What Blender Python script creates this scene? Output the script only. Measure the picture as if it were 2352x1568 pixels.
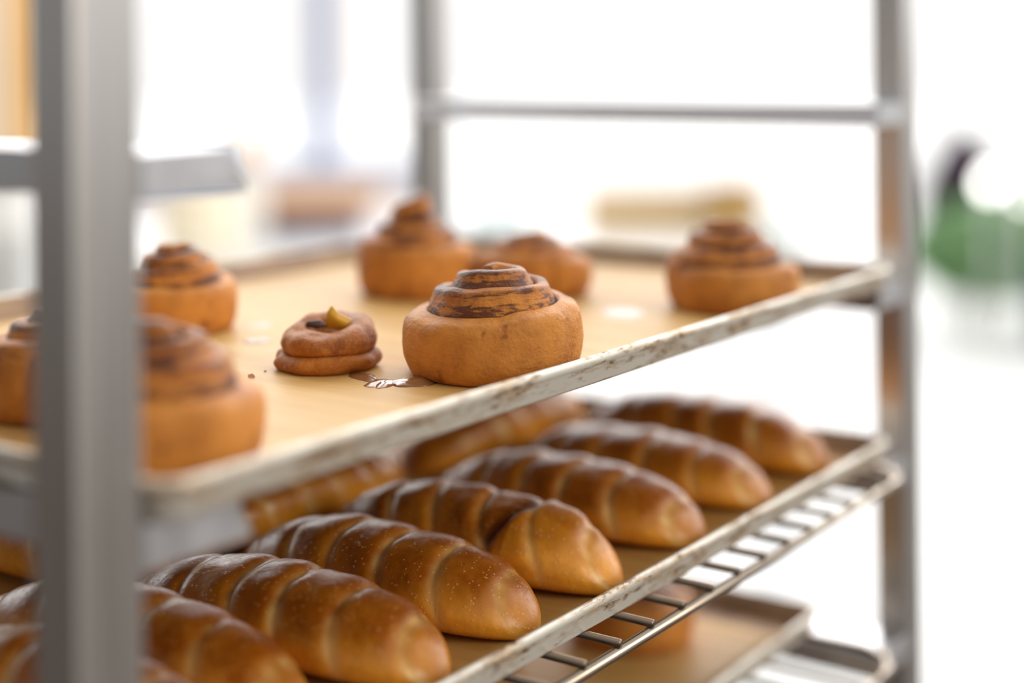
import bpy, bmesh, math, random
import numpy as np
from mathutils import Vector, Matrix, noise

for o in list(bpy.data.objects):
    bpy.data.objects.remove(o)
sc = bpy.context.scene
COL = sc.collection

# ---------------------------------------------------------------- camera
YAW = 0.6175                        # heading of the camera against the rack's long side
FW = Vector((math.cos(YAW), math.sin(YAW), 0))
RT = Vector((math.sin(YAW), -math.cos(YAW), 0))
CAM = Vector((-0.323, -0.3728, 1.45))
cd = bpy.data.cameras.new('camera')
cam = bpy.data.objects.new('camera', cd)
COL.objects.link(cam)
cd.sensor_width = 36.0
cd.lens = 36.0 * 3489.25 / 2352
cd.shift_y = -(784 - 148.66) / 2352
cd.clip_start = 0.02
cd.clip_end = 200
R = Matrix((RT, Vector((0, 0, 1)), -FW)).transposed().to_4x4()
cam.matrix_world = Matrix.Translation(CAM) @ R @ Matrix.Rotation(-0.0086, 4, 'Z')
cd.dof.use_dof = True
cd.dof.focus_distance = 0.682
cd.dof.aperture_fstop = 2.0
sc.camera = cam

# ---------------------------------------------------------------- sky light and exposure
world = bpy.data.worlds.new('sky')
sc.world = world
world.use_nodes = True
wn, wl = world.node_tree.nodes, world.node_tree.links
bg = wn['Background']


def vdot(nt_nodes, nt_links, src, v):
    n = nt_nodes.new('ShaderNodeVectorMath')
    n.operation = 'DOT_PRODUCT'
    nt_links.new(src, n.inputs[0])
    n.inputs[1].default_value = v
    return n.outputs['Value']


def wramp(src, lo, hi, a, b):
    n = wn.new('ShaderNodeMapRange')
    n.interpolation_type = 'SMOOTHSTEP'
    wl.new(src, n.inputs['Value'])
    n.inputs['From Min'].default_value = lo
    n.inputs['From Max'].default_value = hi
    n.inputs['To Min'].default_value = a
    n.inputs['To Max'].default_value = b
    return n.outputs['Result']


def wmath(op, a, b):
    n = wn.new('ShaderNodeMath')
    n.operation = op
    for i, v in enumerate((a, b)):
        if isinstance(v, (int, float)):
            n.inputs[i].default_value = v
        else:
            wl.new(v, n.inputs[i])
    return n.outputs['Value']


wtc = wn.new('ShaderNodeTexCoord')
# the street side (ahead and to the right of the rack) is bright, the shop's inside is dim
open_side = Vector((0.89, -0.46, 0.12)).normalized()
glow_dir = Vector((0.88, 0.47, 0.0)).normalized()   # the bright street front, above the skyline
s1 = wramp(vdot(wn, wl, wtc.outputs['Generated'], open_side), -0.95, 0.80, 0.36, 0.98)
s2 = wmath('MULTIPLY', wramp(vdot(wn, wl, wtc.outputs['Generated'], glow_dir), 0.35, 0.85, 0.0, 4.3),
           wramp(vdot(wn, wl, wtc.outputs['Generated'], Vector((0, 0, 1))), 0.045, 0.16, 0.0, 1.0))
s3 = wramp(vdot(wn, wl, wtc.outputs['Generated'], (FW.x, FW.y, 0)), 0.70, 0.90, 0.0, 0.42)
wl.new(wmath('ADD', wmath('ADD', s1, s2), s3), bg.inputs['Strength'])
bg.inputs['Color'].default_value = (1.0, 0.985, 0.965, 1)
sun_d = bpy.data.lights.new('sun', 'SUN')
sun_d.energy = 1.45
sun_d.angle = math.radians(32)
sun_d.color = (1.0, 0.91, 0.78)
sun = bpy.data.objects.new('sun', sun_d)
COL.objects.link(sun)
sun.rotation_euler = Vector((0.15, -0.93, 0.38)).to_track_quat('Z', 'Y').to_euler()
fill_d = bpy.data.lights.new('cupboard_fill', 'AREA')       # added fill light out of view, brightens the cupboard at the left
fill_d.energy = 15
fill_d.size = 0.6
fill_d.color = (1.0, 0.90, 0.76)
lamp = bpy.data.objects.new('cupboard_fill', fill_d)
COL.objects.link(lamp)
lamp.location = CAM + FW * 2.1 - RT * 1.2 + Vector((0, 0, 1.35))
lamp.rotation_euler = (Vector((0, 0, 1)) - FW * 0.65).to_track_quat('Z', 'Y').to_euler()
sc.view_settings.view_transform = 'Standard'
sc.view_settings.look = 'None'
sc.view_settings.exposure = -0.12
sc.view_settings.gamma = 1.0
sc.view_settings.use_curve_mapping = False

# ---------------------------------------------------------------- node material helpers
def new_mat(name):
    m = bpy.data.materials.new(name)
    m.use_nodes = True
    nt = m.node_tree
    return m, nt.nodes, nt.links, nt.nodes['Principled BSDF']


def objcoord(n, l, scale=(1, 1, 1)):
    tc = n.new('ShaderNodeTexCoord')
    mp = n.new('ShaderNodeMapping')
    mp.inputs['Scale'].default_value = scale
    l.new(tc.outputs['Object'], mp.inputs['Vector'])
    return mp.outputs['Vector']


def noise_tex(n, l, vec, scale, detail=4, rough=0.55):
    t = n.new('ShaderNodeTexNoise')
    t.inputs['Scale'].default_value = scale
    t.inputs['Detail'].default_value = detail
    t.inputs['Roughness'].default_value = rough
    l.new(vec, t.inputs['Vector'])
    return t.outputs['Fac']


def rng(n, l, src, a, b, c=0.0, d=1.0, smooth=False):
    t = n.new('ShaderNodeMapRange')
    if smooth:
        t.interpolation_type = 'SMOOTHSTEP'
    l.new(src, t.inputs['Value'])
    for k, v in (('From Min', a), ('From Max', b), ('To Min', c), ('To Max', d)):
        t.inputs[k].default_value = v
    return t.outputs['Result']


def mixc(n, l, fac, a, b):
    t = n.new('ShaderNodeMix')
    t.data_type = 'RGBA'
    for key, v in ((0, fac), (6, a), (7, b)):
        if isinstance(v, (int, float)):
            t.inputs[key].default_value = v
        elif isinstance(v, tuple):
            t.inputs[key].default_value = v + (1,)
        else:
            l.new(v, t.inputs[key])
    return t.outputs[2]


def mathn(n, l, op, a, b=0.0, clamp=False):
    t = n.new('ShaderNodeMath')
    t.operation = op
    t.use_clamp = clamp
    for i, v in enumerate((a, b)):
        if isinstance(v, (int, float)):
            t.inputs[i].default_value = v
        else:
            l.new(v, t.inputs[i])
    return t.outputs['Value']


def attr(n, name):
    t = n.new('ShaderNodeAttribute')
    t.attribute_name = name
    return t.outputs['Fac']


def bump(n, l, b, height, strength, dist):
    t = n.new('ShaderNodeBump')
    t.inputs['Strength'].default_value = strength
    t.inputs['Distance'].default_value = dist
    l.new(height, t.inputs['Height'])
    l.new(t.outputs['Normal'], b.inputs['Normal'])


def plain(name, col, rough=0.6, metal=0.0, var=0.08, scale=6.0):
    m, n, l, b = new_mat(name)
    f = noise_tex(n, l, objcoord(n, l), scale, 3)
    d = tuple(max(0, c * (1 - var)) for c in col)
    u = tuple(min(1, c * (1 + var)) for c in col)
    l.new(mixc(n, l, f, d, u), b.inputs['Base Color'])
    b.inputs['Roughness'].default_value = rough
    b.inputs['Metallic'].default_value = metal
    return m


# --- materials
def mat_steel():
    m, n, l, b = new_mat('brushed_steel')
    v = objcoord(n, l, (420, 420, 6))
    f = noise_tex(n, l, v, 1.0, 3)
    f2 = noise_tex(n, l, objcoord(n, l), 9.0, 4)
    l.new(mixc(n, l, f2, (0.56, 0.54, 0.52), (0.66, 0.65, 0.64)), b.inputs['Base Color'])
    l.new(rng(n, l, f, 0.3, 0.7, 0.26, 0.40), b.inputs['Roughness'])
    b.inputs['Metallic'].default_value = 1.0
    bump(n, l, b, f, 0.12, 0.0004)
    return m


def mat_runner():
    m, n, l, b = new_mat('runner_steel')
    f = noise_tex(n, l, objcoord(n, l, (60, 60, 60)), 1.0, 4)
    l.new(mixc(n, l, f, (0.66, 0.67, 0.70), (0.76, 0.77, 0.81)), b.inputs['Base Color'])
    l.new(rng(n, l, f, 0.3, 0.7, 0.28, 0.42), b.inputs['Roughness'])
    b.inputs['Metallic'].default_value = 0.85
    return m


def mat_rim():
    m, n, l, b = new_mat('worn_aluminium')
    v = objcoord(n, l)
    f1 = noise_tex(n, l, objcoord(n, l, (34, 60, 190)), 1.0, 6, 0.65)
    f2 = noise_tex(n, l, objcoord(n, l, (120, 240, 420)), 1.0, 5, 0.7)
    f3 = noise_tex(n, l, objcoord(n, l, (9, 14, 60)), 1.0, 3)
    base = mixc(n, l, f3, (0.80, 0.77, 0.69), (0.88, 0.84, 0.75))
    tan = mixc(n, l, rng(n, l, f1, 0.46, 0.64, 0, 0.8), base, (0.55, 0.36, 0.17))
    dk = mathn(n, l, 'MULTIPLY', rng(n, l, f2, 0.50, 0.60), rng(n, l, f1, 0.46, 0.60))
    l.new(mixc(n, l, dk, tan, (0.17, 0.065, 0.03)), b.inputs['Base Color'])
    b.inputs['Metallic'].default_value = 0.35
    l.new(rng(n, l, f1, 0.35, 0.7, 0.30, 0.55), b.inputs['Roughness'])
    bump(n, l, b, f2, 0.25, 0.0006)
    return m


def mat_pan():
    m, n, l, b = new_mat('baked_pan_inside')
    f1 = noise_tex(n, l, objcoord(n, l, (26, 26, 60)), 1.0, 6, 0.65)
    l.new(mixc(n, l, rng(n, l, f1, 0.35, 0.68), (0.34, 0.20, 0.09), (0.16, 0.07, 0.025)), b.inputs['Base Color'])
    b.inputs['Metallic'].default_value = 0.3
    b.inputs['Roughness'].default_value = 0.42
    return m


def mat_parchment(name, c1, c2):
    m, n, l, b = new_mat(name)
    f = noise_tex(n, l, objcoord(n, l, (70, 9, 30)), 1.0, 5, 0.6)
    g = noise_tex(n, l, objcoord(n, l, (7, 7, 7)), 1.0, 4, 0.6)
    c = mixc(n, l, rng(n, l, f, 0.36, 0.64), c1, c2)
    c = mixc(n, l, rng(n, l, g, 0.52, 0.74, 0, 0.5), c, tuple(x * 0.72 for x in c1))
    l.new(c, b.inputs['Base Color'])
    b.inputs['Roughness'].default_value = 0.5
    b.inputs['Specular IOR Level'].default_value = 0.28
    bump(n, l, b, f, 0.55, 0.0014)
    return m


def mat_loaf():
    m, n, l, b = new_mat('glazed_loaf_crust')
    v = objcoord(n, l)
    top = attr(n, 'brown')
    gr = attr(n, 'groove')
    f1 = noise_tex(n, l, v, 34.0, 5, 0.6)
    f2 = noise_tex(n, l, v, 170.0, 4, 0.6)
    br = mathn(n, l, 'ADD', top, mathn(n, l, 'MULTIPLY', mathn(n, l, 'SUBTRACT', f1, 0.5), 1.3), True)
    c = mixc(n, l, br, (0.82, 0.335, 0.026), (0.27, 0.068, 0.003))
    c = mixc(n, l, rng(n, l, f2, 0.45, 0.75, 0, 0.45), c, (0.47, 0.150, 0.016))
    c = mixc(n, l, rng(n, l, top, 1.0, 1.5, 0.0, 0.85), c, (0.075, 0.018, 0.004))
    gn = mathn(n, l, 'MULTIPLY', gr, rng(n, l, f1, 0.25, 0.6, 0.55, 1.0), True)
    c = mixc(n, l, gn, c, (0.92, 0.60, 0.22))
    vo = n.new('ShaderNodeTexVoronoi')
    vo.inputs['Scale'].default_value = 520.0
    l.new(v, vo.inputs['Vector'])
    sep = n.new('ShaderNodeSeparateColor')
    l.new(vo.outputs['Color'], sep.inputs['Color'])
    dots = mathn(n, l, 'MULTIPLY', rng(n, l, vo.outputs['Distance'], 0.16, 0.32, 1.0, 0.0), rng(n, l, sep.outputs['Red'], 0.62, 0.66))
    c = mixc(n, l, mathn(n, l, 'MULTIPLY', dots, 0.55), c, (0.80, 0.45, 0.14))
    l.new(c, b.inputs['Base Color'])
    l.new(rng(n, l, f2, 0.3, 0.7, 0.24, 0.36), b.inputs['Roughness'])
    b.inputs['Specular IOR Level'].default_value = 0.40
    h = mathn(n, l, 'ADD', mathn(n, l, 'MULTIPLY', f2, 0.5), mathn(n, l, 'MULTIPLY', dots, 0.35))
    bump(n, l, b, h, 0.45, 0.0016)
    return m


def mat_bun(name='cinnamon_bun_crust', light=(0.70, 0.275, 0.042), dark=(0.31, 0.078, 0.008)):
    m, n, l, b = new_mat(name)
    v = objcoord(n, l)
    fill = attr(n, 'fill')
    brown = attr(n, 'brown')
    f1 = noise_tex(n, l, v, 48.0, 5, 0.62)
    f2 = noise_tex(n, l, v, 420.0, 5, 0.7)
    f3 = noise_tex(n, l, objcoord(n, l, (90, 90, 420)), 1.0, 5, 0.65)
    br = mathn(n, l, 'ADD', brown, mathn(n, l, 'MULTIPLY', mathn(n, l, 'SUBTRACT', f1, 0.50), 2.4), True)
    c = mixc(n, l, br, light, dark)
    c = mixc(n, l, rng(n, l, f2, 0.42, 0.78, 0.0, 0.55), c, (0.66, 0.29, 0.07))
    spot = rng(n, l, noise_tex(n, l, v, 95.0, 3), 0.63, 0.69)
    c = mixc(n, l, mathn(n, l, 'MULTIPLY', spot, 0.7), c, (0.25, 0.07, 0.015))
    fl = mathn(n, l, 'ADD', fill, mathn(n, l, 'MULTIPLY', mathn(n, l, 'SUBTRACT', f3, 0.5), 1.5))
    fl = rng(n, l, fl, 0.32, 0.64, 0.0, 0.95, True)
    fl = mathn(n, l, 'MULTIPLY', fl, rng(n, l, fill, 0.05, 0.25))
    c = mixc(n, l, fl, c, (0.115, 0.030, 0.010))
    l.new(c, b.inputs['Base Color'])
    l.new(rng(n, l, fl, 0.0, 1.0, 0.46, 0.27), b.inputs['Roughness'])
    b.inputs['Specular IOR Level'].default_value = 0.28
    h = mathn(n, l, 'ADD', mathn(n, l, 'MULTIPLY', f2, 0.9), mathn(n, l, 'MULTIPLY', f3, 0.5))
    bump(n, l, b, h, 0.8, 0.0015)
    return m


def mat_syrup(name='sugar_syrup', rough=0.12):
    m, n, l, b = new_mat(name)
    f = noise_tex(n, l, objcoord(n, l), 120.0, 3)
    l.new(mixc(n, l, f, (0.30, 0.12, 0.04), (0.50, 0.24, 0.10)), b.inputs['Base Color'])
    b.inputs['Roughness'].default_value = rough
    b.inputs['Transmission Weight'].default_value = 0.35
    return m


def mat_glass():
    m = bpy.data.materials.new('window_glass')
    m.use_nodes = True
    n, l = m.node_tree.nodes, m.node_tree.links
    n.clear()
    o = n.new('ShaderNodeOutputMaterial')
    t = n.new('ShaderNodeBsdfTransparent')
    g = n.new('ShaderNodeBsdfGlossy')
    g.inputs['Roughness'].default_value = 0.05
    x = n.new('ShaderNodeMixShader')
    x.inputs[0].default_value = 0.06
    l.new(t.outputs[0], x.inputs[1])
    l.new(g.outputs[0], x.inputs[2])
    l.new(x.outputs[0], o.inputs[0])
    return m


def mat_lamp():
    m, n, l, b = new_mat('lit_globe')
    b.inputs['Base Color'].default_value = (1, 1, 0.95, 1)
    b.inputs['Emission Color'].default_value = (1.0, 0.99, 0.94, 1)
    b.inputs['Emission Strength'].default_value = 9.0
    return m


M = dict(
    steel=mat_steel(), runner=mat_runner(), rim=mat_rim(), pan=mat_pan(), loaf=mat_loaf(), bun=mat_bun(), bun_dark=mat_bun('dark_bun_crust', (0.58, 0.20, 0.028), (0.26, 0.065, 0.008)),
    syrup=mat_syrup(), wet=mat_syrup('greasy_wet_patch', 0.30), glass=mat_glass(), lamp=mat_lamp(),
    paper=mat_parchment('baking_parchment', (0.58, 0.335, 0.100), (0.66, 0.405, 0.140)),
    paper_dark=mat_parchment('shaded_parchment', (0.40, 0.20, 0.05), (0.50, 0.28, 0.08)),  # darker parchment copy, shade below the upper tray put into its colour
    wire=plain('wire_rack_steel', (0.44, 0.37, 0.30), 0.28, 1.0, 0.2, 90),
    floor=plain('pale_concrete', (0.86, 0.87, 0.88), 0.6, 0, 0.03, 1.2),
    floor_dark=plain('unseen_dark_floor', (0.060, 0.042, 0.032), 0.55, 0, 0.1, 3),  # unseen floor, made dark to dim reflections in the steel
    white=plain('white_laminate', (0.86, 0.87, 0.88), 0.4, 0, 0.02),
    wall=plain('pale_plaster', (0.93, 0.91, 0.95), 0.7, 0, 0.03),
    frame=plain('pale_blue_frame_paint', (0.34, 0.42, 0.66), 0.5, 0, 0.03),
    leg=plain('grey_leg_paint', (0.80, 0.84, 0.90), 0.5, 0.2, 0.04),
    wood=plain('tan_wood', (0.46, 0.20, 0.015), 0.6, 0, 0.15, 12),
    crate=plain('straw_coloured_wood', (0.72, 0.55, 0.33), 0.65, 0, 0.14, 12),
    crate_d=plain('honey_wood', (0.60, 0.38, 0.13), 0.65, 0, 0.14, 12),
    blue=plain('slate_blue_plastic', (0.33, 0.40, 0.60), 0.45, 0, 0.08),
    teal=plain('grey_teal_plastic', (0.36, 0.50, 0.54), 0.45, 0, 0.08),
    sage=plain('grey_green_plastic', (0.55, 0.64, 0.62), 0.45, 0, 0.08),
    orange=plain('orange_paint', (0.93, 0.56, 0.20), 0.5, 0, 0.06),
    cream=plain('cream_paint', (0.97, 0.84, 0.66), 0.5, 0, 0.03),
    sky_cloth=plain('pale_blue_cloth', (0.62, 0.82, 0.92), 0.8, 0, 0.05),
    sack=plain('cream_paper', (0.93, 0.88, 0.72), 0.7, 0, 0.04),
    cabinet=plain('light_grey_enamel', (0.74, 0.76, 0.77), 0.35, 0.1, 0.03),
    cap=plain('orange_plastic', (0.90, 0.42, 0.10), 0.4),
    leaf=plain('green_leaf', (0.25, 0.50, 0.24), 0.5, 0, 0.45, 3),
    leaf_l=plain('light_green_leaf', (0.44, 0.66, 0.30), 0.5, 0, 0.35, 3),
    plum=plain('plum_leaf', (0.13, 0.075, 0.13), 0.5, 0, 0.25, 3),
    stem=plain('brown_stem', (0.16, 0.09, 0.05), 0.8),
    planter=plain('pale_planter', (0.86, 0.87, 0.90), 0.6),
    wire_shaded=plain('shaded_wire', (0.20, 0.15, 0.11), 0.35, 1.0, 0.2, 90),  # cross wires: shade under the tray painted in as a darker metal
    dark=plain('dark_teal_metal', (0.06, 0.13, 0.15), 0.4),
    flake=plain('yellow_caramel_flake', (0.78, 0.42, 0.03), 0.3, 0, 0.2, 200),
    burnt=plain('burnt_flake', (0.10, 0.05, 0.035), 0.5, 0, 0.2, 200),
    crumb=plain('brown_crumb', (0.30, 0.09, 0.04), 0.7, 0, 0.2, 200),
)

# ---------------------------------------------------------------- mesh helpers
def link(name, me, mat, parent=None, loc=None, rot=0.0, smooth=True):
    o = bpy.data.objects.new(name, me)
    COL.objects.link(o)
    for x in (mat if isinstance(mat, (list, tuple)) else [mat]):
        me.materials.append(x)
    if smooth:
        me.polygons.foreach_set('use_smooth', [True] * len(me.polygons))
    if parent:
        o.parent = parent
    if loc is not None:
        o.location = loc
    if rot:
        o.rotation_euler = (0, 0, rot)
    return o


def tag(o, label=None, cat=None, group=None, kind=None):
    for k, v in (('label', label), ('category', cat), ('group', group), ('kind', kind)):
        if v:
            o[k] = v
    return o


def empty(name, loc=(0, 0, 0), rot=0.0):
    o = bpy.data.objects.new(name, None)
    COL.objects.link(o)
    o.location = loc
    o.rotation_euler = (0, 0, rot)
    o.empty_display_size = 0.02
    return o


def frombm(name, bm):
    me = bpy.data.meshes.new(name)
    bm.normal_update()
    bm.to_mesh(me)
    bm.free()
    return me


def box_bm(bm, x0, x1, y0, y1, z0, z1, bev=0.0, seg=2):
    vs = [bm.verts.new((x, y, z)) for z in (z0, z1) for y in (y0, y1) for x in (x0, x1)]
    q = [(0, 2, 3, 1), (4, 5, 7, 6), (0, 1, 5, 4), (2, 6, 7, 3), (0, 4, 6, 2), (1, 3, 7, 5)]
    fs = [bm.faces.new([vs[i] for i in f]) for f in q]
    if bev > 0:
        es = list({e for f in fs for e in f.edges})
        bmesh.ops.bevel(bm, geom=es, offset=bev, segments=seg, affect='EDGES', profile=0.5)
    return bm


def box(name, x0, x1, y0, y1, z0, z1, mat, bev=0.0, parent=None, loc=None, rot=0.0, seg=2):
    bm = box_bm(bmesh.new(), x0, x1, y0, y1, z0, z1, bev, seg)
    return link(name, frombm(name, bm), mat, parent, loc, rot, smooth=False)


def tube_bm(bm, pts, r, n=10, caps=True):
    pts = [Vector(p) for p in pts]
    rings = []
    for i, p in enumerate(pts):
        d = (pts[min(i + 1, len(pts) - 1)] - pts[max(i - 1, 0)]).normalized()
        up = Vector((0, 0, 1)) if abs(d.z) < 0.9 else Vector((1, 0, 0))
        a = d.cross(up).normalized()
        b = d.cross(a).normalized()
        rings.append([bm.verts.new(p + (a * math.cos(t) + b * math.sin(t)) * r)
                      for t in [2 * math.pi * k / n for k in range(n)]])
    for i in range(len(rings) - 1):
        for k in range(n):
            bm.faces.new((rings[i][k], rings[i][(k + 1) % n], rings[i + 1][(k + 1) % n], rings[i + 1][k]))
    if caps:
        bm.faces.new(rings[0][::-1])
        bm.faces.new(rings[-1])
    bmesh.ops.recalc_face_normals(bm, faces=bm.faces[:])
    return bm


def tube(name, pts, r, mat, parent=None, n=10, loc=None):
    return link(name, frombm(name, tube_bm(bmesh.new(), pts, r, n)), mat, parent, loc)


def lathe(name, prof, mat, parent=None, n=32, loc=None, sx=1.0):
    bm = bmesh.new()
    rings = []
    for r, z in prof:
        rings.append([bm.verts.new((r * sx * math.cos(2 * math.pi * k / n), r * math.sin(2 * math.pi * k / n), z)) for k in range(n)])
    for i in range(len(rings) - 1):
        for k in range(n):
            bm.faces.new((rings[i][k], rings[i][(k + 1) % n], rings[i + 1][(k + 1) % n], rings[i + 1][k]))
    bm.faces.new(rings[0][::-1])
    bm.faces.new(rings[-1])
    return link(name, frombm(name, bm), mat, parent, loc)


def grid_mesh(name, P, closed_u, closed_v, cap0=None, cap1=None, attrs=None):
    """P: (nu, nv, 3) points -> quad mesh; cap rings along u."""
    nu, nv = P.shape[:2]
    verts = P.reshape(-1, 3)
    iu = np.arange(nu if closed_u else nu - 1)
    iv = np.arange(nv if closed_v else nv - 1)
    a, b = np.meshgrid(iu, iv, indexing='ij')
    a2, b2 = (a + 1) % nu, (b + 1) % nv
    faces = np.stack([a * nv + b, a2 * nv + b, a2 * nv + b2, a * nv + b2], -1).reshape(-1, 4).tolist()
    if cap0:
        faces.append(list(range(nv))[::-1] if cap0 == 1 else list(range(nv)))
    if cap1:
        faces.append([(nu - 1) * nv + k for k in range(nv)])
    me = bpy.data.meshes.new(name)
    me.from_pydata(verts.tolist(), [], faces)
    bm = bmesh.new()
    bm.from_mesh(me)
    bmesh.ops.recalc_face_normals(bm, faces=bm.faces[:])
    bm.to_mesh(me)
    bm.free()
    for k, v in (attrs or {}).items():
        at = me.attributes.new(k, 'FLOAT', 'POINT')
        at.data.foreach_set('value', v.reshape(-1).astype(np.float32))
    return me


def sstep(a, b, x):
    t = np.clip((x - a) / (b - a), 0, 1)
    return t * t * (3 - 2 * t)


def nz(p, s, seed):
    return noise.noise(Vector((p[0] * s + seed * 7.13, p[1] * s - seed * 3.7, p[2] * s + seed * 1.9)))


# ---------------------------------------------------------------- the rack's fixed sizes (metres)
W, D, PT = 0.65, 0.4214, 0.0215         # clear width, outer depth, post thickness
LEDGE = [1.4232 - 0.118 * i for i in range(4)]   # top of each pair of runners, top one first

# ---------------------------------------------------------------- floor
fl = box('floor', 1.5, 60, 0.1, 40, -0.1, 0.0, M['floor'])
tag(fl, kind='structure')
fl2 = box('floor', -12, 1.5, -14, 30, -0.1, -0.0002, M['floor_dark'])  # out of view, kept dark so the posts mirror less light
fl3 = box('floor', 1.5, 60, -40, 0.1, -0.1, -0.0002, M['floor_dark'])
tag(fl3, kind='structure')
tag(fl2, kind='structure')

# ---------------------------------------------------------------- the rack
rack = empty('bakery_rack', (W / 2, D / 2, 0))
tag(rack, 'tall stainless steel bakery rack with square posts holding trays of bread', 'rack')


def rk(name, x0, x1, y0, y1, z0, z1, mat, bev):
    return box(name, x0 - W / 2, x1 - W / 2, y0 - D / 2, y1 - D / 2, z0, z1, mat, bev, rack, seg=3)


PX = 0.027                                  # posts are a little wider than deep
for px in (-PX, W):
    for py in (0, D - PT):
        p = rk('post', px, px + PX, py, py + PT, 0.0, 1.78, M['steel'], 0.0022)
for y in (0.0, D - PT):
    rk('frame_bar', 0, W, y, y + PT, 0.10, 0.10 + PT, M['steel'], 0.002)
    rk('frame_bar', 0, W, y, y + PT, 1.75, 1.75 + PT, M['steel'], 0.002)


def runner(side, z):
    """a folded steel ledge from the front post to the back one; side -1 left, +1 right"""
    prof = [(0, 0), (0.0405, 0), (0.0420, -0.001), (0.0423, -0.006), (0.0470, -0.0130), (0.0470, -0.0150), (0, -0.0150)]
    bm = bmesh.new()
    ends = []
    for y in (0.0, 0.386):
        ends.append([bm.verts.new(((-1 if side > 0 else 1) * x + (W if side > 0 else 0) - W / 2, y - D / 2, z + q)) for x, q in prof])
    k = len(prof)
    for i in range(k):
        bm.faces.new((ends[0][i], ends[0][(i + 1) % k], ends[1][(i + 1) % k], ends[1][i]))
    bm.faces.new(ends[0])
    bm.faces.new(ends[1][::-1])
    bmesh.ops.recalc_face_normals(bm, faces=bm.faces[:])
    bmesh.ops.bevel(bm, geom=[e for e in bm.edges if e.calc_length() < 0.06], offset=0.0006, segments=2, affect='EDGES')
    return link('runner', frombm('runner', bm), M['runner'], rack, smooth=False)


for z in LEDGE:
    runner(-1, z)
    runner(1, z)

# ---------------------------------------------------------------- trays, parchment, wire racks
def rrect(x0, x1, y0, y1, off, r, seg=6):
    pts = []
    r = max(r - off, 0.002)
    X0, X1, Y0, Y1 = x0 + off, x1 - off, y0 + off, y1 - off
    for cx, cy, a0 in ((X1 - r, Y0 + r, -90), (X1 - r, Y1 - r, 0), (X0 + r, Y1 - r, 90), (X0 + r, Y0 + r, 180)):
        for k in range(seg + 1):
            a = math.radians(a0 + 90 * k / seg)
            pts.append((cx + r * math.cos(a), cy + r * math.sin(a)))
    return pts


def bow(x, x0, x1, amt):
    t = (x - x0) / (x1 - x0) * 2 - 1
    return amt * (1 - t * t)


def tray(x0, x1, y0, y1, z, h, label):
    """shallow pan: floor and inside wall, and a wide rolled rim round it"""
    root = empty('baking_tray', ((x0 + x1) / 2, (y0 + y1) / 2, z))
    tag(root, label, 'baking tray', 'baking trays in the rack')
    ox, oy, oz = root.location
    rc = 0.012

    def sweep(name, loops, mat, capped):
        P = np.array([[(x - ox, y - oy, zz - oz) for x, y in rrect(x0, x1, y0, y1, off, rc)] for off, zz in loops])
        me = grid_mesh(name, P, False, True)
        if capped:
            bm = bmesh.new()
            bm.from_mesh(me)
            bm.verts.ensure_lookup_table()
            nv = P.shape[1]
            bm.faces.new([bm.verts[k] for k in range(nv)])
            bm.faces.new([bm.verts[(len(loops) - 1) * nv + k] for k in range(nv)])
            bmesh.ops.recalc_face_normals(bm, faces=bm.faces[:])
            bm.to_mesh(me)
            bm.free()
        return link(name, me, mat, root)

    a = sweep('pan', [(0.0125, z), (0.0105, z + 0.0004), (0.0030, z + h - 0.0012), (0.0037, z + h - 0.0012),
                      (0.0112, z + 0.0014), (0.0130, z + 0.0010)], M['pan'], True)
    # rolled edge on top, then the outer face of the lip
    rim = [(0.0030, z + h - 0.0020), (0.0028, z + h - 0.0006), (0.0020, z + h - 0.0001), (0.0012, z + h), (0.0003, z + h - 0.0006),
           (-0.0002, z + h - 0.0020), (-0.0001, z + h - 0.0040), (0.0008, z + h - 0.0046), (0.0014, z + h - 0.0052), (0.0022, z + 0.0020),
           (0.0034, z + 0.0006), (0.0050, z + 0.0004), (0.0058, z + 0.0012)]
    b = sweep('rim', rim, M['rim'], False)
    b['label'] = 'worn aluminium rim with brown baked-on stains'
    return root


def parchment(x0, x1, y0, y1, z, mat, label, seed):
    nx, ny = 60, 36
    P = np.zeros((nx, ny, 3))
    for i in range(nx):
        for j in range(ny):
            u, v = i / (nx - 1), j / (ny - 1)
            x = x0 + (x1 - x0) * u
            y = y0 + (y1 - y0) * v + (0.0012 * nz((x, 0, 0), 25, seed) if j in (0, ny - 1) else 0)
            zz = z + 0.0005 * (nz((x * 3, y, 0), 9, seed) + 0.6)
            P[i, j] = (x, y, max(zz, z + 0.0001))
    me = grid_mesh('parchment_sheet', P, False, False)
    o = link('parchment_sheet', me, mat)
    md = o.modifiers.new('thickness', 'SOLIDIFY')
    md.thickness = 0.0003
    md.offset = 1
    tag(o, label, 'parchment', 'parchment sheets on the trays')
    return o


TX0, TX1 = 0.0015, 0.612
Z1 = LEDGE[1] + 0.0003
tray(TX0, TX1, -0.009, 0.376, Z1, 0.0142, 'aluminium baking tray holding the cinnamon buns, highest tray in the rack')
parchment(TX0 + 0.015, TX1 - 0.015, 0.007, 0.360, Z1 + 0.0016, M['paper'], 'tan parchment sheet under the cinnamon buns on the highest tray', 1)
ZB = Z1 + 0.0022                                  # what the buns stand on


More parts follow.
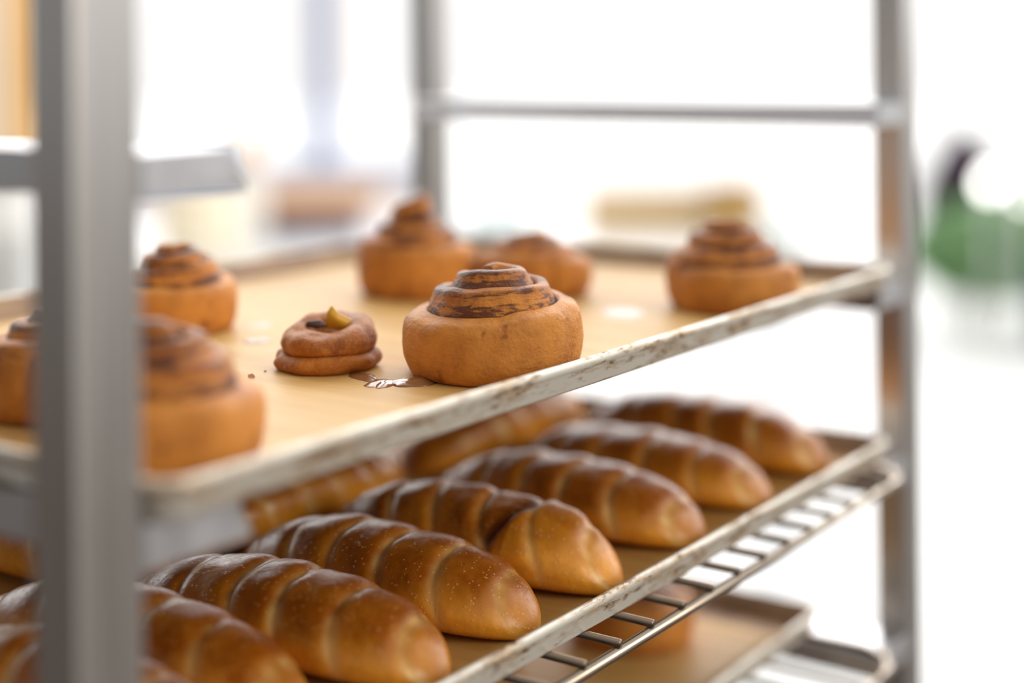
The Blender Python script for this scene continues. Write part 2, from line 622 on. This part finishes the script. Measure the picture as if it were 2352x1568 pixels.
def wire_rack(z, y0, y1, n, label, first=None):
    """frame rods low, cross wires lying on them, ends showing at the front"""
    root = empty('wire_cooling_rack', ((TX0 + TX1) / 2, (y0 + y1) / 2, z))
    tag(root, label, 'cooling rack', 'wire cooling racks under the trays')
    x0, x1 = 0.043 - root.location.x, 0.607 - root.location.x
    a, b = y0 - root.location.y, y1 - root.location.y
    rr = 0.0027
    c = 0.026
    loop = [(x0 + c, a, rr), (x1 - c, a, rr), (x1 - 0.3 * c, a + 0.3 * c, rr), (x1, a + c, rr), (x1, b - c, rr), (x1 - 0.3 * c, b - 0.3 * c, rr),
            (x1 - c, b, rr), (x0 + c, b, rr), (x0 + 0.3 * c, b - 0.3 * c, rr), (x0, b - c, rr), (x0, a + c, rr), (x0 + 0.3 * c, a + 0.3 * c, rr), (x0 + c, a, rr)]
    tube('frame_rod', loop, rr, M['wire'], root, 12)
    tube('middle_rod', [(x0 + 0.003, (a + b) / 2, rr), (x1 - 0.003, (a + b) / 2, rr)], rr * 0.9, M['wire'], root, 10)
    w0 = tube('cross_wire', [(0, a - 0.0018, 0), (0, b + 0.0018, 0)], 0.0019, M['wire_shaded'], root, 10)
    for k in range(n):
        o = w0 if k == 0 else w0.copy()
        if k:
            COL.objects.link(o)
            o.parent = root
        o.location = (0.0774 + 0.0287 * k - root.location.x, 0, 2 * rr + 0.0017)
    return root


WR = 0.0027 * 2 + 0.0036
wire_rack(LEDGE[2] + 0.0002, -0.0205, 0.385, 18, 'shiny wire cooling rack under the tray of long loaves')
wire_rack(LEDGE[3] + 0.0002, -0.014, 0.388, 18, 'blurred wire cooling rack lowest in view, under the bottom tray')
Z2 = LEDGE[2] + 0.0003 + WR
tray(TX0 + 0.0005, 0.606, -0.0085, 0.372, Z2, 0.0142, 'aluminium baking tray filled with glossy long loaves, on a wire rack')
parchment(TX0 + 0.0155, 0.591, 0.007, 0.357, Z2 + 0.0016, M['paper_dark'], 'brown parchment sheet with shade in its colour, under the long loaves', 2)
ZL = Z2 + 0.0021
Z3 = LEDGE[3] + 0.0003 + WR
tray(TX0, 0.608, 0.0405, 0.385, Z3, 0.0142, 'blurred baking tray lowest in view, pushed further into the rack')
parchment(TX0 + 0.015, 0.572, 0.056, 0.368, Z3 + 0.0016, M['paper'], 'parchment sheet on the lowest tray in view', 3)
ZT = Z3 + 0.0022

# ---------------------------------------------------------------- cinnamon buns
def bun_mesh(R, h0, h1, turns, wd, seed, knob=0.0, lean=(0, 0), tail=2.2, fine=1.0):
    rnd = random.Random(seed)
    nt = int(turns * 64 * fine)
    ns = int(40 * fine)
    Phi = turns * 2 * math.pi
    rho0 = R - wd * 0.5
    rho1 = wd * 0.72
    P = np.zeros((nt, ns, 3))
    F = np.zeros((nt, ns))
    B = np.zeros((nt, ns))
    for i in range(nt):
        s = i / (nt - 1)
        ph = s * Phi
        rho = rho0 + (rho1 - rho0) * s
        th = wd * 1.12 * (0.25 + 0.75 * min(1, ph / 1.1))
        if ph > Phi - 2.2:
            th *= 1 + 0.30 * (ph - Phi + 2.2) / 2.2
        rho_c = rho - (min(wd * 1.12, wd * 1.12) - min(th, wd * 1.12)) * 0.5
        h = h0 + (h1 - h0) * (max(0, (ph - 3.4) / (Phi - 3.4))) ** 0.62 + knob * max(0, (s - 0.75) / 0.25)
        if ph > Phi - 0.9:                        # round the middle off
            h -= 0.0025 * ((ph - (Phi - 0.9)) / 0.9) ** 2
        ang = ph + tail
        first = 1.0 if ph < 2 * math.pi else 0.0
        edge = float(sstep(4.9, 6.9, np.array(ph)))
        for j in range(ns):
            a = 2 * math.pi * j / ns              # 0 = outer side, pi/2 = top, pi = inner, 3pi/2 = bottom
            ca, sa = math.cos(a), math.sin(a)
            e = 0.44 + 0.18 * edge
            lx = math.copysign(abs(ca) ** e, ca) * th * 0.5
            lz = math.copysign(abs(sa) ** (0.50 if sa < 0 else 0.42 + 0.14 * edge), sa)
            zz = h * 0.5 + lz * h * 0.5
            hp = h0 * 0.97 if ph < 4 * math.pi else h0 + (h1 - h0) * (max(0, (ph - 2 * math.pi - 3.4) / (Phi - 3.4))) ** 0.62
            zrel = (zz - hp) / max(0.004, h - hp)
            if sa > 0:                             # tops slope outwards
                zz -= 0.14 * wd * (lx / (th * 0.5)) * min(1, sa * 1.4) ** 2
            r = rho_c + lx
            if edge > 0 and ca > 0 and zz > hp:     # inner turns lean towards the middle
                r -= edge * 0.30 * wd * max(0, zrel) * ca
            if ca > 0 and first:
                fz = min(1, max(0, zz / h))
                r += 0.0012 * math.sin(math.pi * min(1, fz * 1.05)) * (R / 0.043) - 0.0016 * (1 - fz) ** 3
            x, y = r * math.cos(ang), r * math.sin(ang)
            n1 = nz((x, y, zz), 28, seed)
            n2 = nz((x, y, zz), 85, seed + 3)
            n3 = nz((x, y, zz), 260, seed + 5)
            sc_ = 1 + 0.030 * n1 + 0.016 * n2 + 0.006 * n3
            x, y = x * sc_, y * sc_
            zz = zz * (1 + 0.05 * nz((x, y, 0), 30, seed + 9) + (0.03 * n2 if zz > 0.5 * h else 0))
            zz = max(0.0, zz)
            P[i, j] = (x + lean[0] * zz, y + lean[1] * zz, zz)
            # cinnamon filling shows on the walls of the inner turns and in the seams
            seam = 0.0
            if sa > 0:
                seam = max(0, 1 - abs(ca + 0.80) / 0.42) * 0.75
            if ca > -0.35 and sa > -0.2 and edge > 0 and zrel > -0.06:
                st = 0.42 * nz((ph * 1.1, zz * 330, 0), 1.0, seed + 21) + 0.24 * nz((ph * 6.0, zz * 300, 0), 1.0, seed + 22)
                if zrel < 0.14:
                    base = 0.80
                elif zrel < 0.52:
                    base = 0.62
                elif zrel < 0.86:
                    base = 0.26
                else:
                    base = 0.50
                seam = max(seam, edge * max(0, base + st))
            F[i, j] = seam
            B[i, j] = 0.12 + 0.38 * max(0, sa) * edge + 0.30 * (1 - min(1, zz / max(h, 1e-4) * 3.5)) + 0.15 * max(0, sa)
    return grid_mesh('bun', P, False, True, 1, 1, dict(fill=F, brown=B))


def bun(x, y, R, h0, h1, turns, seed, label, group, z=None, knob=0.0, rot=0.0, lean=(0, 0), wd=None, mat='bun', fine=1.0):
    me = bun_mesh(R, h0, h1, turns, wd or R * 0.235, seed, knob, lean, fine=fine)
    o = link('cinnamon_bun', me, M[mat], None, (x, y, ZB if z is None else z), rot)
    return tag(o, label, 'cinnamon bun', group)


G1 = 'cinnamon buns on the highest tray'
bun(0.2490, 0.0430, 0.0460, 0.0285, 0.0510, 3.15, 11, 'sharply focused cinnamon bun at the front rim of the highest tray', G1, rot=-1.75, wd=0.0107, fine=1.7)
bun(0.4151, 0.2285, 0.0405, 0.0310, 0.0520, 3.35, 12, 'blurred tall cinnamon bun with a knob top, far back before the rear post', G1, knob=0.015, rot=1.0)
bun(0.4536, 0.1657, 0.0385, 0.0235, 0.0400, 3.35, 13, 'blurred low cinnamon bun partly hidden behind the sharply focused bun', G1, rot=2.0)
bun(0.4760, 0.0400, 0.0435, 0.0255, 0.0530, 3.35, 14, 'orange blurred cinnamon bun nearest the far right post on the highest tray', G1, rot=0.5)
bun(0.2466, 0.2587, 0.0365, 0.0255, 0.0480, 3.35, 15, 'dark-topped cinnamon bun peeping out beside the near post, behind the nearest bun', G1, rot=-0.3)
bun(0.0500, 0.0490, 0.0405, 0.0270, 0.0530, 3.35, 16, 'very blurred nearest cinnamon bun right against the near post', G1, rot=0.2)
bun(0.0850, 0.1450, 0.0420, 0.0270, 0.0450, 3.35, 17, 'cinnamon bun seen at the left picture edge, left of the near post', G1, rot=1.4)
G3 = 'cinnamon buns on the lowest tray in view'
bun(0.5215, 0.139, 0.0460, 0.0280, 0.0400, 3.35, 18, 'blurred bun on the lowest tray, seen under the wires, right one of the pair', G3, z=ZT, rot=0.8)
bun(0.4330, 0.205, 0.0430, 0.0290, 0.0420, 3.35, 19, 'blurred bun on the lowest tray, left one of the pair under the wires', G3, z=ZT, rot=2.8)

# a small squat bun of two fused layers
def small_bun(x, y):
    R0 = 0.0240
    prof = []
    for k in range(13):                            # lower lip
        t = math.radians(-90 + 180 * k / 12)
        prof.append((R0 * 0.92 + 0.0042 * math.cos(t), 0.0042 + 0.0042 * math.sin(t)))
    prof = [(0.004, 0.0)] + prof
    for k in range(19):                            # upper ring
        t = math.radians(-62 + 205 * k / 18)
        prof.append((R0 * 0.64 + 0.0092 * math.cos(t), 0.0136 + 0.0072 * math.sin(t)))
    prof += [(0.0075, 0.0145), (0.003, 0.0150), (0.0006, 0.0152)]
    n = 72
    P = np.zeros((len(prof), n, 3))
    B = np.zeros((len(prof), n))
    F = np.zeros((len(prof), n))
    for i, (r, z) in enumerate(prof):
        for k in range(n):
            a = 2 * math.pi * k / n
            q = 1 + 0.08 * math.sin(2 * a + 1.0) + 0.05 * math.sin(3 * a)
            px, py = r * q * math.cos(a), r * q * math.sin(a)
            s = 1 + 0.16 * nz((px, py, z), 45, 4) + 0.07 * nz((px, py, z), 120, 6)
            P[i, k] = (px * s, py * s, max(0, z * (1 + 0.10 * math.sin(a + 0.6) * (z > 0.009)) * s))
            B[i, k] = 0.55 + 0.2 * (z > 0.012)
            F[i, k] = 0.0
    me = grid_mesh('small_bun', P, False, True, 1, 1, dict(fill=F, brown=B))
    root = empty('small_bun', (x, y, ZB))
    tag(root, 'small squat two-layered bun with a yellow flake on top, on the highest tray', 'bun', G1)
    link('bun_body', me, M['bun_dark'], root)
    for nm, mt, base, pts in (('caramel_flake', 'flake', (0.003, -0.004, 0.0175), [(-0.0060, 0, 0), (0.0020, 0, 0.0005), (0.0095, 0.001, 0.0005), (0.0055, 0.001, 0.0045), (-0.0005, 0.0005, 0.0072), (-0.0034, 0, 0.0115), (-0.0058, 0, 0.008)]),
                              ('burnt_flake', 'burnt', (-0.004, 0.004, 0.0185), [(-0.0055, 0, 0.0010), (0, 0, -0.0005), (0.005, 0, 0.0005), (0.002, 0, 0.0035), (-0.0045, 0, 0.0030)])):
        bm = bmesh.new()
        c, s = math.cos(YAW - math.pi / 2), math.sin(YAW - math.pi / 2)
        lay = [[bm.verts.new((p[0] * c - (p[1] + d) * s, p[0] * s + (p[1] + d) * c, p[2])) for p in pts] for d in (-0.0012, 0.0012)]
        bm.faces.new(lay[0])
        bm.faces.new(lay[1][::-1])
        k = len(pts)
        for i in range(k):
            bm.faces.new((lay[0][i], lay[1][i], lay[1][(i + 1) % k], lay[0][(i + 1) % k]))
        bmesh.ops.recalc_face_normals(bm, faces=bm.faces[:])
        bmesh.ops.bevel(bm, geom=bm.edges[:], offset=0.0004, segments=2, affect='EDGES')
        f = link(nm, frombm(nm, bm), M[mt], root, base)
    return root


small_bun(0.2146, 0.1171)

# ---------------------------------------------------------------- syrup puddles and crumbs
def puddle(x, y, rx, ry, rot, seed, label, h=0.0011, mat='syrup'):
    n, m = 40, 8
    P = np.zeros((m, n, 3))
    for i in range(m):
        t = i / (m - 1)
        for k in range(n):
            a = 2 * math.pi * k / n
            q = 1 + 0.28 * nz((math.cos(a), math.sin(a), 0), 1.4, seed) + 0.12 * nz((math.cos(a), math.sin(a), 0), 3.5, seed)
            r = (1 - t * 0.97) * q
            px, py = rx * r * math.cos(a), ry * r * math.sin(a)
            zz = h * (1 - (1 - t) ** 2.4) * (1 + 0.5 * nz((px, py, 0), 220, seed))
            P[i, k] = (px, py, max(0, zz))
    o = link('syrup_puddle', grid_mesh('syrup_puddle', P, False, True, 1, 1), M[mat], None, (x, y, ZB - 0.0001), rot)
    tag(o, label, 'syrup', 'syrup puddles on the parchment')


puddle(0.1975, 0.0700, 0.0110, 0.0065, 0.4, 1, 'amber syrup puddle running out left of the sharply focused bun', 0.0014)
puddle(0.2040, 0.0870, 0.0130, 0.0055, 1.1, 2, 'thin brown syrup streak on parchment, further left of the sharply focused bun')
puddle(0.2070, 0.0590, 0.0120, 0.0090, -0.6, 3, 'shiny wet syrup edge under the left side of the focused bun', 0.0022)
puddle(0.2840, 0.0180, 0.0110, 0.0060, 0.5, 4, 'shiny syrup drip by the tray rim, right side of the focused bun', 0.0016)
puddle(0.4200, 0.0790, 0.0200, 0.0130, 0.6, 5, 'large pale shiny puddle left of the orange bun by the far post', 0.0009, 'wet')
puddle(0.2440, 0.1930, 0.0090, 0.0070, 0.2, 6, 'small pale shiny spot on parchment behind the small squat bun', 0.0008, 'wet')
puddle(0.2790, 0.2260, 0.0100, 0.0070, 0.9, 7, 'pale shiny spot beside the dark-topped bun by the near post', 0.0008, 'wet')
for k, (x, y, s, t) in enumerate([(0.1750, 0.1290, 0.0016, 'reddish crumb lying alone on the parchment left of the small squat bun'),
                                  (0.1955, 0.1250, 0.0007, 'tiny dark crumb at the left foot of the small squat bun'),
                                  (0.2010, 0.1125, 0.0008, 'tiny dark crumb in front of the small squat bun'),
                                  (0.1880, 0.1330, 0.0006, 'tiny crumb between the reddish crumb and the small squat bun')]):
    bm = bmesh.new()
    bmesh.ops.create_icosphere(bm, subdivisions=2, radius=s)
    for v in bm.verts:
        v.co *= 1 + 0.35 * nz(v.co, 900, k)
        v.co.z = max(v.co.z * 0.7, -s * 0.4)
    tag(link('bread_crumb', frombm('bread_crumb', bm), M['crumb'], None, (x, y, ZB + s * 0.4)), t, 'crumb', 'crumbs on the parchment')

# ---------------------------------------------------------------- long loaves
def loaf_mesh(L, w, H, N, seed, skew=0.35, bend=0.0, depth=0.046, pale=1.0, fold=0.0):
    rnd = random.Random(seed)
    nt, ns = 190, 84
    P = np.zeros((nt, ns, 3))
    G = np.zeros((nt, ns))
    B = np.zeros((nt, ns))
    cuts = [(-0.80 + 1.62 * (k + 0.5 * 0) / (N - 1)) + rnd.uniform(-0.035, 0.035) for k in range(N)]
    sk = [skew + rnd.uniform(-0.12, 0.12) for _ in cuts]
    dp = [depth * rnd.uniform(0.7, 1.25) for _ in cuts]
    for i in range(nt):
        t = -math.cos(math.pi * i / (nt - 1))       # -1 front tip .. +1 back tip
        t = 0.65 * t + 0.35 * (2 * i / (nt - 1) - 1)
        at = abs(t)
        a = w * 0.5 * max(1e-4, (1 - at ** 3.0)) ** 0.52
        hh = H * max(1e-4, (1 - at ** 2.7)) ** 0.56
        a = max(a, 0.0004)
        hh = max(hh, 0.0005)
        y = t * L * 0.5
        for j in range(ns):
            ph = 2 * math.pi * j / ns
            c, s = math.cos(ph), math.sin(ph)
            x = math.copysign(abs(c) ** 0.88, c) * a
            zc = 0.40 * hh
            z = zc + (s * (hh - zc) if s > 0 else math.copysign(abs(s) ** 0.55, s) * zc)
            side = c                                # -1..1 across the loaf
            up = max(0.0, min(1.0, (z / hh - 0.10) / 0.35))
            g = 0.0
            d = 0.0
            puff = 0.0
            for cu, sq, de in zip(cuts, sk, dp):
                u = t - (cu + sq * 0.22 * side + 0.16 * (1 - s) * (1 if s > 0 else 1) * -0.5 * abs(side))
                d += de * math.exp(-(u / 0.034) ** 2)
                puff += de * 0.55 * math.exp(-((u - 0.10) / 0.085) ** 2)
                g = max(g, math.exp(-((u + 0.002) / (0.042 if u < -0.002 else 0.022)) ** 2) * min(1.3, de / depth))
            n1 = nz((x, y, z), 22, seed)
            n2 = nz((x, y, z), 70, seed + 2)
            fd = 0.0
            if fold and c < 0.55:
                q = t + 0.44 - 0.10 * math.sin(math.pi * min(1, z / hh)) + 0.05 * n1
                fd = fold * math.exp(-(q / (0.045 if q > 0 else 0.028)) ** 2) * up * float(sstep(-0.55, 0.1, np.array(-c + 0.1)))
                d += 0.05 * fd
                puff += 0.07 * fold * float(sstep(0.02, -0.06, np.array(q))) * float(sstep(-1.0, -0.7, np.array(t)))
            k = 1 + up * (puff - d) + 0.045 * n1 + 0.018 * n2
            X, Z = x * (0.5 + 0.5 * k), z * (k if s > 0 else 1)
            P[i, j] = (X + bend * (t * t - 0.3), y * (1 + 0.01 * n1), max(0.0, Z))
            gm = g * up * (0.75 + 1.2 * max(-0.5, nz((t * 3, side * 2.2, z * 20), 1.6, seed + 40))) * (0.35 + 0.65 * min(1, max(0, (1.02 - z / hh) * 2.2))) * (0.65 + 0.5 * n1)
            G[i, j] = max(0, min(1, gm * 1.55 * pale))
            zr = z / hh
            B[i, j] = min(1.6, max(0, min(1, -0.04 + 1.12 * sstep(0.22, 0.98, np.array(zr)) * (1 - 0.30 * at ** 3) + 0.35 * (puff > 0.02) * (zr - 0.4) - 0.32 * sstep(0.66, 0.96, np.array(-t)) - 0.45 * fold * (t < -0.46) + 0.35 * n1)) + 1.3 * fd)
    return grid_mesh('long_loaf', P, False, True, 1, 1, dict(groove=G, brown=B))


def loaf(x, y, L, w, H, N, seed, label, group, rot=0.0, **k):
    o = link('long_loaf', loaf_mesh(L, w, H, N, seed, **k), M['loaf'], None, (x, y, ZL), rot)
    return tag(o, label, 'loaf', group)


GL = 'long loaves in the front row'
loaf(0.0460, 0.0980, 0.178, 0.054, 0.033, 6, 31, 'loaf at the bottom left picture edge, left of the near post', GL)
loaf(0.1000, 0.1230, 0.190, 0.056, 0.033, 6, 32, 'long loaf cut off by the bottom edge, right beside the near post', GL)
loaf(0.1590, 0.0970, 0.178, 0.064, 0.0315, 6, 33, 'golden long loaf with broad pale cuts, second from the near post', GL, rot=0.02)
loaf(0.2255, 0.0940, 0.174, 0.065, 0.0330, 6, 34, 'sharply focused long loaf with a pale rounded tip, third from the near post', GL, rot=-0.01)
loaf(0.2915, 0.0920, 0.174, 0.064, 0.0365, 6, 35, 'blistered long loaf with a dark burnt fold near its tip', GL, rot=0.02, skew=0.55, fold=1.0)
loaf(0.3800, 0.0930, 0.172, 0.072, 0.0320, 6, 36, 'long loaf with white highlight along its ridge, third from the far post', GL, rot=-0.04)
loaf(0.4610, 0.0940, 0.174, 0.072, 0.0310, 6, 37, 'long loaf with a ridge highlight, next to the farthest loaf of the front row', GL, rot=-0.03)
loaf(0.5450, 0.0960, 0.174, 0.068, 0.0370, 6, 38, 'farthest long loaf of the front row, bumpy ridge before the white background', GL, rot=-0.02)
GB = 'long loaves in the back row'
loaf(0.1640, 0.2680, 0.172, 0.058, 0.038, 6, 39, 'loaf whose round blistered end shows beside the near post in the back row', GB, rot=0.05)
loaf(0.2900, 0.2180, 0.186, 0.060, 0.038, 7, 40, 'loaf lying crosswise behind the sharply focused loaf, half under the tray above', GB, rot=math.pi / 2)
loaf(0.4900, 0.2200, 0.180, 0.060, 0.039, 6, 41, 'reddish blurred loaf lying crosswise at the back, before the white gap', GB, rot=math.pi / 2)

# ---------------------------------------------------------------- the shop behind the rack
def bgp(r, d, z=0.0):
    """a place in the room: r metres right and d metres ahead of the photographer"""
    p = CAM + RT * r + FW * d
    return (p.x, p.y, z)


RZ = YAW - math.pi / 2                      # room objects face the photographer: local x = right, local y = away


def rbox(name, r0, r1, d0, d1, z0, z1, mat, bev=0.0, parent=None):
    o = box(name, r0, r1, d0, d1, z0, z1, mat, bev)
    if parent:
        o.parent = parent
    else:
        o.location = bgp(0, 0)
        o.rotation_euler = (0, 0, RZ)
    return o


# window wall
wl_ = rbox('wall_back', -4.6, -0.30, 7.0, 7.2, 0.0, 0.95, M['wall'], 0.0)
tag(wl_, kind='structure')
win = empty('window_1', bgp(0, 0), RZ)
tag(win, kind='structure')
fr = bmesh.new()
for x in (-4.6, -2.74, -0.885, -0.33):
    wdt = 0.115 if x == -0.885 else 0.06
    box_bm(fr, x - wdt / 2, x + wdt / 2, 7.05, 7.13, 0.9505, 3.6, 0.004)
for z in (0.981, 3.57):
    box_bm(fr, -4.6, -0.30, 7.06, 7.12, z - 0.03, z + 0.03, 0.004)
link('window_frame', frombm('window_frame', fr), M['frame'], win, smooth=False)
pane = box('pane', -4.57, -0.33, 7.085, 7.095, 1.012, 3.54, M['glass'])
pane.parent = win
# long white table
tb = empty('white_table', bgp(0, 0), RZ)
tag(tb, 'long white table behind the rack with boards and boxes on it', 'table')
rbox('table_top', -1.75, 0.78, 3.90, 4.95, 0.91, 0.95, M['white'], 0.004, tb)
rbox('apron', -1.69, 0.72, 3.96, 4.89, 0.82, 0.909, M['white'], 0.003, tb)
for x in (-1.68, 0.66):
    for y in (3.97, 4.83):
        rbox('leg', x, x + 0.05, y, y + 0.05, 0.0, 0.819, M['leg'], 0.004, tb)

o = rbox('serving_tray', -0.79, -0.44, 4.42, 4.72, 0.9505, 1.0215, M['blue'], 0.008)
tag(o, 'slate blue tray on the white table, under the brown board', 'tray')
o = rbox('wooden_board', -0.85, -0.41, 4.36, 4.76, 1.022, 1.076, M['wood'], 0.010)
tag(o, 'brown wooden board lying on the slate blue tray', 'board')


def crate(r0, r1, d0, d1, z0, z1, mat, label):
    root = empty('wooden_crate', bgp(0, 0), RZ)
    tag(root, label, 'crate', 'wooden crates on the white table')
    t = 0.012
    rbox('base', r0, r1, d0, d1, z0, z0 + t, mat, 0.001, root)
    rbox('side_panel', r0, r0 + t, d0, d1, z0 + t, z1, mat, 0.001, root)
    rbox('side_panel', r1 - t, r1, d0, d1, z0 + t, z1, mat, 0.001, root)
    rbox('front_panel', r0 + t, r1 - t, d0, d0 + t, z0 + t, z1, mat, 0.001, root)
    rbox('back_panel', r0 + t, r1 - t, d1 - t, d1, z0 + t, z1, mat, 0.001, root)


crate(0.22, 0.575, 4.45, 4.75, 0.9505, 1.065, M['crate'], 'long pale straw-coloured crate on the white table behind the right bun')
crate(0.585, 0.735, 4.42, 4.72, 0.9505, 1.085, M['crate_d'], 'small honey-coloured crate at the right end of the white table')
o = rbox('plastic_tub', -0.14, 0.06, 4.10, 4.34, 0.9505, 1.02, M['teal'], 0.012)
tag(o, 'grey-teal plastic tub on the table behind the low bun', 'tub')
o = rbox('plastic_bin', 0.645, 0.765, 4.02, 4.25, 0.9505, 1.005, M['sage'], 0.015)
tag(o, 'low grey-green plastic bin at the right end of the white table', 'bin')

# flour sack and bottle
def sack(r, d, z):
    prof = [(0.085, 0.0), (0.105, 0.008), (0.112, 0.05), (0.108, 0.13), (0.098, 0.165), (0.075, 0.175), (0.03, 0.178)]
    o = lathe('flour_sack', prof, M['sack'], None, 28, bgp(r, d, z), 1.0)
    for v in o.data.vertices:
        v.co.x *= 1 + 0.07 * nz(v.co, 14, 2)
        v.co.y *= (0.75 + 0.06 * nz(v.co, 11, 5))
    o.rotation_euler = (0, 0, RZ)
    return tag(o, 'stuffed cream paper flour sack on the left of the white table', 'sack')


sack(-0.85, 4.12, 0.9505)
bt = empty('bottle', bgp(-0.745, 4.3, 0.9505))
tag(bt, 'white squeeze bottle with an orange cap on the white table', 'bottle')
lathe('bottle_body', [(0.042, 0), (0.045, 0.004), (0.045, 0.19), (0.038, 0.215), (0.024, 0.228), (0.024, 0.24)], M['white'], bt, 24)
lathe('cap', [(0.034, 0.2405), (0.036, 0.246), (0.034, 0.285), (0.014, 0.300), (0.009, 0.325)], M['cap'], bt, 24)

# cabinet and cupboard at the left
cb = empty('drawer_cabinet', bgp(0, 0), RZ)
tag(cb, 'light grey cabinet at the left picture edge, under the orange cupboard', 'cabinet')
rbox('body', -1.50, -0.965, 3.02, 3.5, 0.0, 1.13, M['cabinet'], 0.004, cb)
for z in (0.08, 0.34, 0.60, 0.86):
    f = rbox('drawer', -1.485, -0.98, 3.002, 3.0195, z, z + 0.245, M['cabinet'], 0.003, cb)
    h = box('drawer_handle', -1.30, -1.16, 2.985, 3.0015, z + 0.19, z + 0.205, M['leg'], 0.003)
    h.parent = f
cu = empty('cupboard', bgp(0, 0), RZ)
tag(cu, 'tall orange wooden cupboard with a cream door, standing on the grey cabinet', 'cupboard')
rbox('body', -1.50, -0.985, 3.14, 3.46, 1.2605, 2.0, M['orange'], 0.004, cu)
rbox('plinth', -1.47, -1.02, 3.16, 3.44, 1.1305, 1.26, M['white'], 0.004, cu)
rbox('door', -1.49, -1.030, 3.122, 3.1395, 1.275, 1.99, M['cream'], 0.003, cu)
tw = empty('hand_towel', bgp(0, 0), RZ)
tag(tw, 'pale blue towel hanging on the right side of the orange cupboard', 'towel')
P = np.zeros((14, 18, 3))
for i in range(14):
    for j in range(18):
        u, v = i / 13, j / 17
        P[i, j] = (-0.950 + 0.008 * math.sin(u * 14), 3.18 + 0.10 * u, 1.70 - 0.32 * v)
tm = link('cloth', grid_mesh('cloth', P, False, False), M['sky_cloth'], tw)
sd = tm.modifiers.new('thickness', 'SOLIDIFY')
sd.thickness = 0.006
hk = tube('hook', [(-0.9835, 3.23, 1.705), (-0.956, 3.23, 1.705), (-0.952, 3.23, 1.72)], 0.004, M['leg'], tw)

# ---------------------------------------------------------------- outside, far right
def shrub(name, r, d, z, rx, ry, rz, n, ls, mats, label, cat, seed, peak=0.0):
    """leaves over a rounded crown, and stems down to the soil"""
    rnd = random.Random(seed)
    root = empty(name, bgp(r, d, 0), RZ)
    tag(root, label, cat)
    bm = bmesh.new()
    for _ in range(n):
        a, c = rnd.uniform(0, 2 * math.pi), rnd.uniform(-1, 1)
        s = math.sqrt(1 - c * c)
        q = rnd.uniform(0.70, 1.0)
        p = Vector((rx * s * math.cos(a) * q, ry * s * math.sin(a) * q, z + rz * c * q))
        if peak and c > 0.3:
            p.x *= 1 - 0.55 * (c - 0.3)
            p.z += peak * (c - 0.3) ** 2
        u = Vector((rnd.gauss(0, 1), rnd.gauss(0, 1), rnd.gauss(0, 1))).normalized()
        w = u.orthogonal().normalized()
        l_, k_ = ls * rnd.uniform(0.7, 1.3), ls * 0.5
        vs = [bm.verts.new(p + u * l_), bm.verts.new(p + w * k_), bm.verts.new(p - u * l_), bm.verts.new(p - w * k_)]
        f = bm.faces.new(vs)
        f.material_index = rnd.randrange(len(mats))
    link('foliage', frombm('foliage', bm), mats, root, smooth=False)
    for k in range(3):
        tube('stem', [(rx * 0.3 * (k - 1), 0, 0.0), (rx * 0.4 * (k - 1), 0, z)], 0.012, M['stem'], root, 8)
    return root


shrub('green_hedge', 2.66, 8.2, 0.43, 0.55, 0.30, 0.28, 2600, 0.045, [M['leaf'], M['leaf_l'], M['leaf']], 'low green hedge bush outside at the right picture edge', 'bush', 5)
shrub('plum_shrub', 2.60, 8.75, 0.62, 0.25, 0.20, 0.40, 2400, 0.045, [M['plum']], 'dark plum-coloured pointed shrub behind the green hedge', 'shrub', 6, 0.12)


def globe_lamp(r, d, z, rad, label):
    root = empty('garden_lamp', bgp(r, d, 0))
    tag(root, label, 'lamp', 'globe lamps before the hedge')
    tube('pole', [(0, 0, 0), (0, 0, z - rad)], 0.012, M['white'], root, 10)
    bm = bmesh.new()
    bmesh.ops.create_uvsphere(bm, u_segments=24, v_segments=16, radius=rad)
    for v in bm.verts:
        v.co.z *= 1.3
    link('globe', frombm('globe', bm), M['lamp'], root, (0, 0, z))


globe_lamp(2.385, 7.6, 0.840, 0.036, 'bright globe lamp in front of the dark plum shrub')
globe_lamp(2.560, 7.6, 0.760, 0.016, 'smaller bright globe lamp at the right picture edge, beside the larger globe')
bo = empty('bollard', bgp(2.66, 7.6, 0))
tag(bo, 'dark teal bollard at the right picture edge below the hedge', 'bollard')
lathe('post_body', [(0.05, 0.0), (0.05, 0.42), (0.045, 0.45), (0.02, 0.47)], M['dark'], bo, 20)
